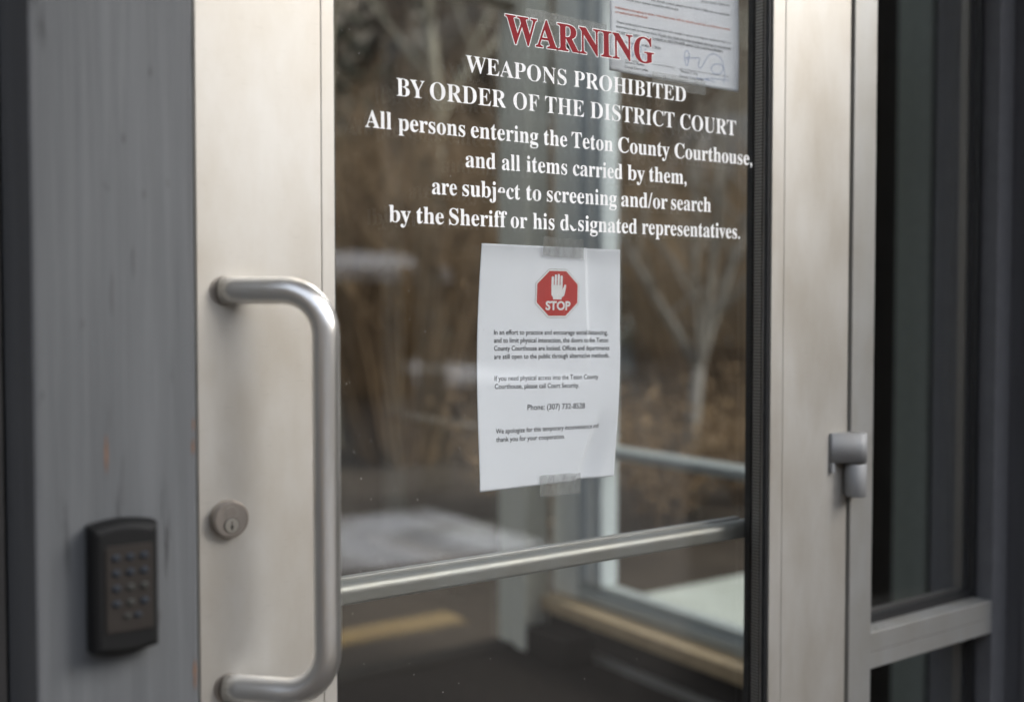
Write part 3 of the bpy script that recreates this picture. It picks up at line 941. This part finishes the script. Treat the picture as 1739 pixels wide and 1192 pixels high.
def warp_top(u, v):
    return 0.0016 * math.sin(3 * v), 0.0018 + 0.0022 * math.sin(2.6 * u + 0.4) * (0.4 + 0.6 * v) + 0.0012 * math.sin(6 * v)
s2 = Sheet((0.8188, 1.8430), (1.0368, 1.8430), (1.0437, 1.5640), (0.8233, 1.5640), warp_top)
pt = thing('paper_notice', (0.931, 0.037, 1.564), 'white typed court letter with blue pen signatures taped behind red lettering', 'notice')
sh2 = obj('sheet', s2.grid(40, 60), M['paper'], pt, smooth=True)
h2 = 0.0098
for body, p0, p1, mat in (
    ('all the Clerk\u2019s Office for', (0.6953, 0.62), (0.9252, 0.6117), 'ink_soft'),
    ('you should contact, please call the Clerk\u2019s Office for the particular', (0.3047, 0.6656), (0.9243, 0.6561), 'ink_soft'),
    ('in which your matter would be addressed.', (0.0950, 0.6896), (0.5142, 0.6822), 'ink_soft'),
    ('Individuals attempting to enter restricted areas will be denied access by courthouse security', (0.0396, 0.7325), (0.9254, 0.7223), 'ink_orange'),
    ('or authorized individuals.', (0.0392, 0.7519), (0.2818, 0.7468), 'ink_orange'),
    ('These precautions are temporary but will remain in place and may be updated until it is', (0.0452, 0.7936), (0.9299, 0.7838), 'ink_soft'),
    ('determined safe to remove them. People who think they may have been exposed to coronavirus', (0.0448, 0.8126), (0.9296, 0.8093), 'ink_soft'),
    ('are urged to contact St. John\u2019s Health at (307)739-4898 option 3 for a phone evaluation.', (0.0448, 0.8341), (0.8658, 0.8281), 'ink_soft'),
    ('On this        of March, 2020', (0.1067, 0.8723), (0.3761, 0.8702), 'ink_soft'),
    ('James L. Radda', (0.1121, 0.9572), (0.2538, 0.9546), 'ink_soft'),
    ('Circuit Court Judge', (0.1116, 0.9777), (0.2855, 0.9749), 'ink_soft'),
    ('Timothy C. Day', (0.528, 0.9532), (0.6664, 0.9539), 'ink_soft'),
    ('District Court Judge', (0.5274, 0.9767), (0.7117, 0.9741), 'ink_soft')):
    obj('text_line', s2.text(body, p0, p1, h2, 0.0003, 0.004), M[mat], sh2)
obj('underline', s2.line([(0.37, 0.8140), (0.93, 0.8125)], 0.0008, 0.0003), M['ink_soft'], sh2)
obj('underline', s2.line([(0.045, 0.8372), (0.866, 0.8312)], 0.0008, 0.0003), M['ink_soft'], sh2)
obj('signature_line', s2.line([(0.112, 0.9432), (0.491, 0.9375)], 0.0009, 0.0003), M['ink_soft'], sh2)
obj('signature_line', s2.line([(0.528, 0.9384), (0.919, 0.9372)], 0.0009, 0.0003), M['ink_soft'], sh2)
def zs(x, y):      # signature strokes drawn on a raster of the letter's foot
    return (0.5556 + (x - 950) / 430 * 0.327, 0.8545 + (y - 520 - 0.145 * (x - 950)) / 300 * 0.118)
def curve_pts(ctrl, n=6):
    out = []
    for i in range(len(ctrl) - 1):
        p0 = ctrl[max(0, i - 1)]; p1 = ctrl[i]; p2 = ctrl[i + 1]; p3 = ctrl[min(len(ctrl) - 1, i + 2)]
        for k in range(n):
            t = k / n
            f = lambda a, b, c, d: 0.5 * (2 * b + (c - a) * t + (2 * a - 5 * b + 4 * c - d) * t * t + (3 * b - a - 3 * c + d) * t ** 3)
            out.append((f(p0[0], p1[0], p2[0], p3[0]), f(p0[1], p1[1], p2[1], p3[1])))
    return out + [ctrl[-1]]
sig = [(1000, 640), (1005, 560), (975, 520), (955, 570), (965, 660), (985, 690), (995, 630), (970, 600), (1060, 600), (1110, 600), (1100, 680), (1125, 710), (1160, 650), (1200, 570), (1260, 540), (1330, 580), (1365, 680), (1340, 760), (1270, 770), (1235, 710), (1275, 660), (1350, 670), (1380, 760), (1370, 880)]
obj('signature', s2.line([zs(*q) for q in curve_pts(sig)], 0.0013, 0.0004), M['pen'], sh2)
sig2 = [(1430, 845), (1300, 830), (1180, 830), (1275, 870), (1200, 845), (1080, 825)]
obj('signature', s2.line([zs(*q) for q in curve_pts(sig2)], 0.0011, 0.0004), M['pen'], sh2)
sig3 = [(0.150, 0.895), (0.185, 0.850), (0.165, 0.925), (0.200, 0.868), (0.195, 0.935), (0.225, 0.872), (0.228, 0.938), (0.262, 0.880), (0.268, 0.930), (0.300, 0.925)]
obj('signature', s2.line(curve_pts(sig3), 0.0013, 0.0004), M['pen'], sh2)
tape(pt, 0.8900, 0.9815, 1.5525, 1.5700, 0.0356, -0.002)
tp = tape(pn, 0.6990, 0.8170, 1.6030, 1.6170, 0.0357, -0.002)
tp.parent = None
tp.location = (0, 0, 0)
tp.name = 'tape_strip'
tag(tp, 'leftover strip of clear tape above the red WARNING word', 'tape')

# ------------------------------------------------------------------ timber posts and keypad
po = thing('timber_post', (0.217, -0.02, 0), 'weathered grey timber post carrying the black keypad', 'post')
box('shaft', 0.1554, 0.2793, -0.090, 0.105, -0.003, 2.26, M['post'], po, 0.0025)
def patch(name, x0, x1, z0, z1, y, mat, seed):
    rn = random.Random(seed)
    bm = bmesh.new()
    n = 9
    L_, R_ = [], []
    for i in range(n):
        t = i / (n - 1)
        w = math.sin(math.pi * t) ** 0.6 * 0.5 * (x1 - x0) * rn.uniform(0.6, 1.0)
        c = (x0 + x1) / 2 + rn.uniform(-0.1, 0.1) * (x1 - x0)
        L_.append((c - w - 1e-5, z0 + (z1 - z0) * t)); R_.append((c + w + 1e-5, z0 + (z1 - z0) * t))
    f = bm.faces.new([bm.verts.new((x, y, z)) for x, z in L_ + R_[::-1]])
    ret = bmesh.ops.extrude_face_region(bm, geom=[f])
    for g in ret['geom']:
        if isinstance(g, bmesh.types.BMVert): g.co.y += 0.0006
    bmesh.ops.triangulate(bm, faces=[q for q in bm.faces if len(q.verts) > 4])
    bmesh.ops.recalc_face_normals(bm, faces=bm.faces[:])
    return obj(name, bm, mat, po)
for i, (x, w, z0, z1) in enumerate(((0.2078, 0.0030, 1.146, 1.178), (0.2765, 0.0022, 1.176, 1.186), (0.2760, 0.0030, 1.156, 1.170), (0.2758, 0.0034, 0.962, 0.988))):
    patch('bare_wood_chip', x - w / 2, x + w / 2, z0, z1, -0.0903, M['raw'], i)
for i, (x, w, z0, z1) in enumerate(((0.2449, 0.003, 1.459, 1.468), (0.2239, 0.0032, 1.404, 1.413), (0.2392, 0.003, 1.362, 1.370), (0.2136, 0.0028, 1.27, 1.305), (0.1914, 0.0032, 1.259, 1.268), (0.2105, 0.0022, 1.182, 1.20), (0.2300, 0.0026, 1.30, 1.325), (0.2200, 0.0018, 1.115, 1.16), (0.1800, 0.004, 0.99, 1.0), (0.2470, 0.004, 1.02, 1.035))):
    patch('timber_check', x - w / 2, x + w / 2, z0, z1, -0.0903, M['check'], 40 + i)
pr = thing('timber_post', (1.69, -0.02, 0), 'dark grey timber post at the far side of the sidelight', 'post')
box('shaft', 1.6290, 1.7550, -0.095, 0.105, -0.003, 2.26, M['pier'], pr, 0.003)
box('edge_batten', 1.6235, 1.6288, -0.060, -0.030, 0.0, 2.2, M['pier'], pr, 0.001)

kp = thing('keypad_reader', (0.216, -0.091, 1.0105), 'black plastic door entry keypad screwed to grey timber post', 'keypad')
def housing():
    bm = bmesh.new()
    x0, x1, z0, z1 = 0.1915, 0.2425, 1.0100, 1.1080
    n = 12
    loops = []
    for (ins, y) in ((0.0, -0.0902), (0.0002, -0.104), (0.0020, -0.1095), (0.0055, -0.1115)):
        ring = []
        a0, a1, b0, b1 = x0 + ins, x1 - ins, z0 + ins, z1 - ins
        for k in range(n + 1):
            t = k / n
            ring.append((a0 + (a1 - a0) * t, y, b1 + 0.0035 * math.sin(math.pi * t)))
        for k in range(n + 1):
            t = k / n
            ring.append((a1 + (a0 - a1) * t, y, b0 - 0.0030 * math.sin(math.pi * t)))
        loops.append([bm.verts.new(p) for p in ring])
    for r0, r1 in zip(loops, loops[1:]):
        m_ = len(r0)
        for k in range(m_):
            bm.faces.new((r0[k], r0[(k + 1) % m_], r1[(k + 1) % m_], r1[k]))
    bm.faces.new(loops[-1]); bm.faces.new(loops[0][::-1])
    bmesh.ops.recalc_face_normals(bm, faces=bm.faces[:])
    return bm
hsng = obj('housing', housing(), M['housing'], kp)
plate = obj('key_plate', box_bm(0.2010, 0.2365, -0.1128, -0.1116, 1.0265, 1.0935, 0.0005), M['keyplate'], kp)
def dome(cx, cz, rx, rz, y):
    bm = bmesh.new()
    bmesh.ops.create_uvsphere(bm, u_segments=12, v_segments=8, radius=1.0)
    for v in bm.verts:
        v.co = Vector((cx + v.co.x * rx, y + v.co.y * 0.0016, cz + v.co.z * rz))
    return bm
for r in range(4):
    for c in range(3):
        worn = (r, c) in ((2, 1), (2, 2), (3, 1))
        obj('key', dome(0.2085 + 0.0105 * c, 1.0842 - 0.0118 * r, 0.0036, 0.0030, -0.1130), M['key_worn' if worn else 'key'], kp, smooth=True)
for i, (x, mt) in enumerate(((0.2165, 'key_worn'), (0.2245, 'key'))):
    obj('indicator', dome(x, 1.0385, 0.0032, 0.0024, -0.1130), M[mt], kp, smooth=True)

# ------------------------------------------------------------------ trees, bushes and buildings round the forecourt
def bare_tree_parts(seed, h, r0, fork=0.35, levels=4, spread=0.55, twig=0.010, n_side=6):
    rnd = random.Random(seed)
    tb, cb = bmesh.new(), bmesh.new()
    def branch(p, d, L, r, lv):
        pts, rad = [p.copy()], [r]
        q, dd = p.copy(), d.copy()
        k = 5 if lv == 0 else 3
        for i in range(k):
            dd = (dd + Vector((rnd.uniform(-1, 1), rnd.uniform(-1, 1), rnd.uniform(-0.4, 0.8))) * (0.08 if lv == 0 else 0.18)).normalized()
            q = q + dd * (L / k)
            pts.append(q.copy()); rad.append(max(twig * 0.6, r * (1 - 0.55 * (i + 1) / k)))
        tube_bm(pts, rad, 8 if lv == 0 else (5 if lv < 3 else 3), tb if lv == 0 else cb, cap=False)
        if lv >= levels: return
        nb = n_side + 3 if lv == 0 else rnd.randint(3, 4)
        for j in range(nb):
            t = rnd.uniform(fork, 1.0) if lv == 0 else rnd.uniform(0.35, 1.0)
            i = min(len(pts) - 2, int(t * (len(pts) - 1)))
            b0 = pts[i].lerp(pts[i + 1], t * (len(pts) - 1) - i)
            a = rnd.uniform(0, 2 * math.pi)
            side = Vector((math.cos(a), math.sin(a), rnd.uniform(0.1, 0.7)))
            nd = (dd * (1 - spread) + side.normalized() * spread).normalized()
            branch(b0, nd, L * rnd.uniform(0.40, 0.62), max(twig, rad[i] * rnd.uniform(0.38, 0.55)), lv + 1)
    branch(Vector((0, 0, -0.2)), Vector((0, 0, 1)), h * 0.75, r0, 0)
    return tb, cb

def copy_thing(src, loc, rz=0.0, s=1.0, label=None):
    r = src.copy(); col.objects.link(r)
    r.location = loc; r.rotation_euler = (0, 0, rz); r.scale = (s, s, s)
    if label: r['label'] = label
    for ch in list(src.children):
        c = ch.copy(); col.objects.link(c); c.parent = r
    return r

LB = 'bare brown deciduous tree standing beyond the road, mirrored in the door glass'
b1 = thing('bare_tree', (11.2, -21.5, -0.15), LB, 'tree', 'bare trees beyond the road')
t_, c_ = bare_tree_parts(3, 13, 0.20)
obj('trunk', t_, M['bark'], b1, True, False); obj('crown', c_, M['bark'], b1, True, False)
rnd = random.Random(11)
for i, (x, y) in enumerate(((9.4, -25.5), (13.6, -24.0), (15.5, -20.5), (17.5, -26.5), (19.8, -22.5), (22.0, -19.0), (25.5, -24.0), (12.6, -30.0), (20.5, -31.0), (28.0, -20.0))):
    copy_thing(b1, (x, y, -0.15), rnd.uniform(0, 6.28), rnd.uniform(0.85, 1.25))

def conifer_parts(seed, h, rb):
    rnd = random.Random(seed)
    tb = tube_bm([(0, 0, -0.2), (0.03, 0, h * 0.5), (0, 0.02, h)], [0.22, 0.12, 0.02], 7)
    cb = bmesh.new()
    whorls = 26
    for w in range(whorls):
        t = w / (whorls - 1)
        z = 1.0 + (h - 1.2) * t
        rr = rb * (1 - t) ** 0.85 + 0.15
        for k in range(int(11 - 5 * t)):
            a = rnd.uniform(0, 6.283)
            L = rr * rnd.uniform(0.65, 1.12)
            d = Vector((math.cos(a), math.sin(a), 0)); s_ = Vector((-d.y, d.x, 0))
            droop = rnd.uniform(0.18, 0.42)
            for g in range(9):
                f = (g + 0.6) / 9
                c = Vector((0, 0, z)) + d * L * f + Vector((0, 0, -droop * L * f * f))
                wd = 0.26 * (1 - 0.6 * f) + 0.05
                for sg in (-1, 1):
                    e = c + s_ * sg * wd + d * 0.16 + Vector((0, 0, rnd.uniform(-0.20, 0.02)))
                    cb.faces.new((cb.verts.new(c + Vector((0, 0, 0.05))), cb.verts.new(e), cb.verts.new(c + d * 0.24 + Vector((0, 0, -0.03)))))
    return tb, cb
c1 = thing('spruce_tree', (10.2, -33.5, -0.15), 'tall dark spruce on the slope beyond the road, mirrored in the door glass', 'tree', 'spruces on the slope')
t_, c_ = conifer_parts(5, 15, 2.5)
obj('trunk', t_, M['bark'], c1, True, False); obj('crown', c_, M['needles'], c1, False, False)
for (x, y) in ((14.8, -35.0), (18.4, -36.5), (23.0, -34.0), (27.0, -30.0), (31.0, -34.0), (34.0, -27.0)):
    copy_thing(c1, (x, y, -0.15), rnd.uniform(0, 6.28), rnd.uniform(0.85, 1.3))

a1 = thing('aspen_tree', (4.45, -6.55, -0.15), 'slim pale barked aspen beside the near snow bank, mirrored in the door glass', 'tree')
t_, c_ = bare_tree_parts(21, 11, 0.13, 0.45, 4, 0.5)
obj('trunk', t_, M['aspen'], a1, True, False); obj('crown', c_, M['aspen'], a1, True, False)

# young many-stemmed tree outside the side window
v1 = thing('young_tree', (5.25, 4.45, -0.15), 'young grey tree with forked leaning stems outside the vestibule window', 'tree')
tb = bmesh.new()
base = Vector((0, 0, 0))
fork_p = Vector((0.12, 0.05, 1.05))
tube_bm([base, (0.02, 0.02, 0.5), fork_p], [0.06, 0.052, 0.046], 8, tb)
obj('trunk', tb, M['greybark'], v1, True, False)
cb = bmesh.new()
rn = random.Random(8)
for tgt, r in (((0.55, -0.35, 2.6), 0.040), ((0.18, -0.10, 2.9), 0.034), ((-0.62, 0.45, 2.5), 0.036), ((-0.25, -0.3, 2.8), 0.024)):
    t3 = Vector(tgt)
    mid = fork_p.lerp(t3, 0.5) + Vector((rn.uniform(-.05, .05), rn.uniform(-.05, .05), 0))
    tube_bm([fork_p, mid, t3], [r, r * 0.75, r * 0.45], 7, cb, cap=False)
    for k in range(9):
        q = mid.lerp(t3, rn.random()) if k % 2 else fork_p.lerp(mid, 0.4 + 0.6 * rn.random())
        e = q + Vector((rn.uniform(-.5, .5), rn.uniform(-.5, .5), rn.uniform(.2, .8)))
        tube_bm([q, q.lerp(e, .5) + Vector((rn.uniform(-.05, .05), 0, .03)), e], [0.012, 0.008, 0.004], 4, cb, cap=False)
obj('crown', cb, M['greybark'], v1, True, False)

def bush_parts(seed, n_stem=26, n_leaf=1500, rad=0.55, h=0.95):
    rn = random.Random(seed)
    sb, lb = bmesh.new(), bmesh.new()
    ends = []
    for k in range(n_stem):
        a = rn.uniform(0, 6.283); rr = rad * math.sqrt(rn.random())
        e = Vector((rr * math.cos(a), rr * math.sin(a), h * rn.uniform(0.55, 1.0)))
        mid = e * 0.5 + Vector((rn.uniform(-.06, .06), rn.uniform(-.06, .06), 0.05))
        tube_bm([Vector((e.x * 0.15, e.y * 0.15, 0)), mid, e], [0.011, 0.008, 0.003], 4, sb, cap=False)
        ends.append((mid, e))
    for k in range(n_leaf):
        m_, e = rn.choice(ends)
        p = m_.lerp(e, rn.uniform(-0.4, 1.1)) + Vector((rn.gauss(0, .07), rn.gauss(0, .07), rn.gauss(0, .06)))
        d = Vector((rn.gauss(0, 1), rn.gauss(0, 1), rn.gauss(0, 1))).normalized()
        s_ = d.cross(Vector((rn.gauss(0, 1), rn.gauss(0, 1), rn.gauss(0, 1)))).normalized()
        L = rn.uniform(0.025, 0.05)
        lb.faces.new([lb.verts.new(q) for q in (p, p + d * L * .5 + s_ * L * .35, p + d * L, p + d * L * .5 - s_ * L * .35)])
    return sb, lb
g1 = thing('dry_bush', (4.55, 4.0, -0.15), 'dry brown leafed bush growing outside the vestibule window', 'bush', 'dry bushes outside the vestibule window')
s_, l_ = bush_parts(2)
obj('stems', s_, M['bark'], g1, True, False); obj('leaves', l_, M['dryleaf'], g1, False, False)
for (x, y, s) in ((5.35, 3.85, 1.0), (6.0, 4.6, 1.15), (5.0, 5.2, 1.1), (4.3, 5.1, 1.0), (6.9, 4.3, 1.1), (3.8, 4.3, 0.9)):
    copy_thing(g1, (x, y, -0.15), rnd.uniform(0, 6.28), s)

def house(name, label, loc, rz, wdt, dep, hgt, rise, wall, roofm, snow=False, rows=((1.0, 1.3),), ncol=3):
    t = thing(name, loc, label, 'building')
    t.rotation_euler = (0, 0, rz)
    o = obj('wall', box_bm(-wdt / 2, wdt / 2, -dep / 2, dep / 2, 0, hgt), wall, t, False, False)
    bm = bmesh.new()
    ov = 0.55
    pr_ = [(-dep / 2 - ov, hgt - 0.10), (0, hgt + rise), (dep / 2 + ov, hgt - 0.10), (dep / 2 + ov, hgt + 0.12), (0, hgt + rise + 0.25), (-dep / 2 - ov, hgt + 0.12)]
    A = [bm.verts.new((-wdt / 2 - ov, y, z)) for y, z in pr_]
    B = [bm.verts.new((wdt / 2 + ov, y, z)) for y, z in pr_]
    for i in range(6):
        bm.faces.new((A[i], A[(i + 1) % 6], B[(i + 1) % 6], B[i]))
    bm.faces.new((A[0], A[1], A[4], A[5])); bm.faces.new((A[1], A[2], A[3], A[4]))
    bm.faces.new((B[0], B[5], B[4], B[1])); bm.faces.new((B[1], B[4], B[3], B[2]))
    bmesh.ops.recalc_face_normals(bm, faces=bm.faces[:])
    obj('roof', bm, roofm, t, False, False)
    for s in (-1, 1):
        gb = bmesh.new()
        x = s * (wdt / 2 - 0.02)
        gb.faces.new([gb.verts.new((x, -dep / 2, hgt + 0.001)), gb.verts.new((x, dep / 2, hgt + 0.001)), gb.verts.new((x, 0, hgt + rise - 0.02))])
        ret = bmesh.ops.extrude_face_region(gb, geom=gb.faces[:])
        for q in ret['geom']:
            if isinstance(q, bmesh.types.BMVert): q.co.x *= 0.98
        bmesh.ops.recalc_face_normals(gb, faces=gb.faces[:])
        obj('gable', gb, wall, t, False, False)
    for (z0, wh) in rows:
        for k in range(ncol):
            cx = -wdt / 2 + wdt * (k + 0.7) / (ncol + 0.4)
            for s in (-1, 1):
                w = obj('window', box_bm(cx - 0.55, cx + 0.55, s * (dep / 2 + 0.02) - 0.04, s * (dep / 2 + 0.02) + 0.04, z0, z0 + wh), M['trim'], t, False, False)
                obj('pane', box_bm(cx - 0.47, cx + 0.47, s * (dep / 2 + 0.05) - 0.02, s * (dep / 2 + 0.05) + 0.02, z0 + 0.08, z0 + wh - 0.08), M['dark_pane'], w, False, False)
    return t
cab = house('log_cabin', 'low brown log cabin with snow on its roof, mirrored in the door glass', (6.2, -19.0, -0.15), R(8), 7.4, 5.0, 2.12, 0.35, M['log'], M['snow'], ncol=2, rows=((0.9, 1.0),))
for k in range(4):
    obj('porch_post', tube_bm([(-3.4 + k * 2.27, 3.0, 0), (-3.4 + k * 2.27, 3.0, 2.3)], 0.11, 8), M['gold_log'], cab, True, False)
house('grey_house', 'blue grey clapboard house seen through the vestibule window', (18.5, 21.5, -0.15), R(-38), 9.0, 7.0, 4.6, 2.0, M['blue_wall'], M['roof'], rows=((1.0, 1.3), (3.0, 1.2)))
house('brown_house', 'red brown boarded house seen through the vestibule window', (25.5, 18.5, -0.15), R(-52), 8.0, 7.0, 4.8, 2.0, M['brick_red'], M['roof'], rows=((1.0, 1.3), (3.0, 1.2)))

# ------------------------------------------------------------------ leafless willow thickets
def willow_parts(seed, n=70, h=3.6, rad=1.5):
    rn = random.Random(seed)
    sb, tb = bmesh.new(), bmesh.new()
    for k in range(n):
        a = rn.uniform(0, 6.283); rr = rad * math.sqrt(rn.random())
        e = Vector((rr * math.cos(a) * 1.2, rr * math.sin(a) * 1.2, h * rn.uniform(0.55, 1.05)))
        b0 = Vector((rr * 0.3 * math.cos(a), rr * 0.3 * math.sin(a), -0.1))
        mid = b0.lerp(e, 0.5) + Vector((rn.uniform(-.15, .15), rn.uniform(-.15, .15), 0.25))
        tube_bm([b0, mid, e], [0.030, 0.020, 0.006], 4, sb, cap=False)
        for j in range(7):
            q = mid.lerp(e, rn.random())
            w = q + Vector((rn.gauss(0, .28), rn.gauss(0, .28), rn.uniform(.2, .8)))
            tube_bm([q, w], [0.011, 0.005], 3, tb, cap=False)
    return sb, tb
w1 = thing('willow_shrub', (8.5, -26.2, -0.15), 'leafless ochre willow thicket behind the far snow, mirrored in the door glass', 'shrub', 'willow thickets behind the far snow')
s_, t_ = willow_parts(4)
obj('stems', s_, M['willow'], w1, True, False); obj('twigs', t_, M['willow'], w1, True, False)
for (x, y) in ((11.0, -27.0), (13.2, -26.0), (15.8, -27.5), (18.2, -26.0), (20.8, -27.0), (23.6, -25.5), (26.5, -24.5)):
    copy_thing(w1, (x, y, -0.15), rnd.uniform(0, 6.28), rnd.uniform(0.9, 1.25))
for i, (x, y, sc_) in enumerate(((5.0, 8.2, 0.9), (6.6, 9.0, 1.0), (4.4, 10.5, 1.0), (8.3, 10.4, 1.1), (6.2, 11.6, 1.1), (9.6, 8.6, 0.95), (8.4, 6.6, 0.75), (11.5, 10.5, 1.1))):
    o = copy_thing(w1, (x, y, -0.15), rnd.uniform(0, 6.28), sc_, 'leafless ochre willow thicket growing on bare earth behind the vestibule')
    o['group'] = 'willow thickets behind the vestibule'
LB2 = 'bare brown deciduous tree rising over the willows behind the vestibule'
for (x, y, sc_) in ((5.6, 12.5, 0.9), (7.8, 13.6, 1.0), (9.8, 13.0, 0.85), (6.4, 17.0, 1.1), (11.5, 15.5, 1.0), (13.5, 14.0, 0.95), (9.0, 20.0, 1.15), (15.5, 16.5, 1.0)):
    o = copy_thing(b1, (x, y, -0.15), rnd.uniform(0, 6.28), sc_, LB2)
    o['group'] = 'bare trees behind the vestibule'

# dust and dried drops on the outer face of the door glass
rn = random.Random(77)
db = bmesh.new()
for k in range(170):
    x = 0.4495 + (abs(rn.gauss(0, 0.10)) if k < 110 else rn.uniform(0, 0.6))
    z = rn.uniform(0.82, 1.62)
    if x > 1.05: continue
    r = rn.uniform(0.00018, 0.00050)
    ang = rn.uniform(0, 3)
    st = rn.uniform(1, 2.6)
    vs_ = []
    for q in range(6):
        t = q * math.pi / 3
        px, pz = r * math.cos(t), r * st * math.sin(t)
        vs_.append(db.verts.new((x + px * math.cos(ang) * 0.9, 0.00985, z + pz)))
    db.faces.new(vs_)
tag(obj('dust', db, M['dust'], pane), kind='stuff')

# dark boarded wall added to shade the right side and darken the sidelight
ww = thing('shade_wall', (3.06, -0.8, -0.15), 'added dark boarded shade wall beside the entrance, mirrored in the sidelight', 'wall')
box('core', 3.02, 3.12, -2.10, 0.02, -0.149, 2.74, M['wall_dark'], ww)
for k in range(14):
    box('board', 2.998, 3.018, -2.10, 0.018, -0.145 + k * 0.206, 0.055 + k * 0.206, M['wall_dark'], ww, 0.003)

# spruces and aspens among the willows behind the vestibule
for (x, y, k) in ((6.6, 15.0, 0.8), (9.4, 16.5, 0.9), (12.6, 18.5, 1.0), (8.0, 22.0, 1.1), (16.0, 19.0, 1.0)):
    o = copy_thing(c1, (x, y, -0.15), rnd.uniform(0, 6.28), k, 'dark spruce standing among bare trees behind the vestibule')
    o['group'] = 'spruces behind the vestibule'
for (x, y, k) in ((6.35, 9.7, 0.85), (4.9, 9.6, 0.9)):
    o = copy_thing(a1, (x, y, -0.15), rnd.uniform(0, 6.28), k, 'slim pale barked aspen in front of the willows behind the vestibule')
    o['group'] = 'aspens behind the vestibule'
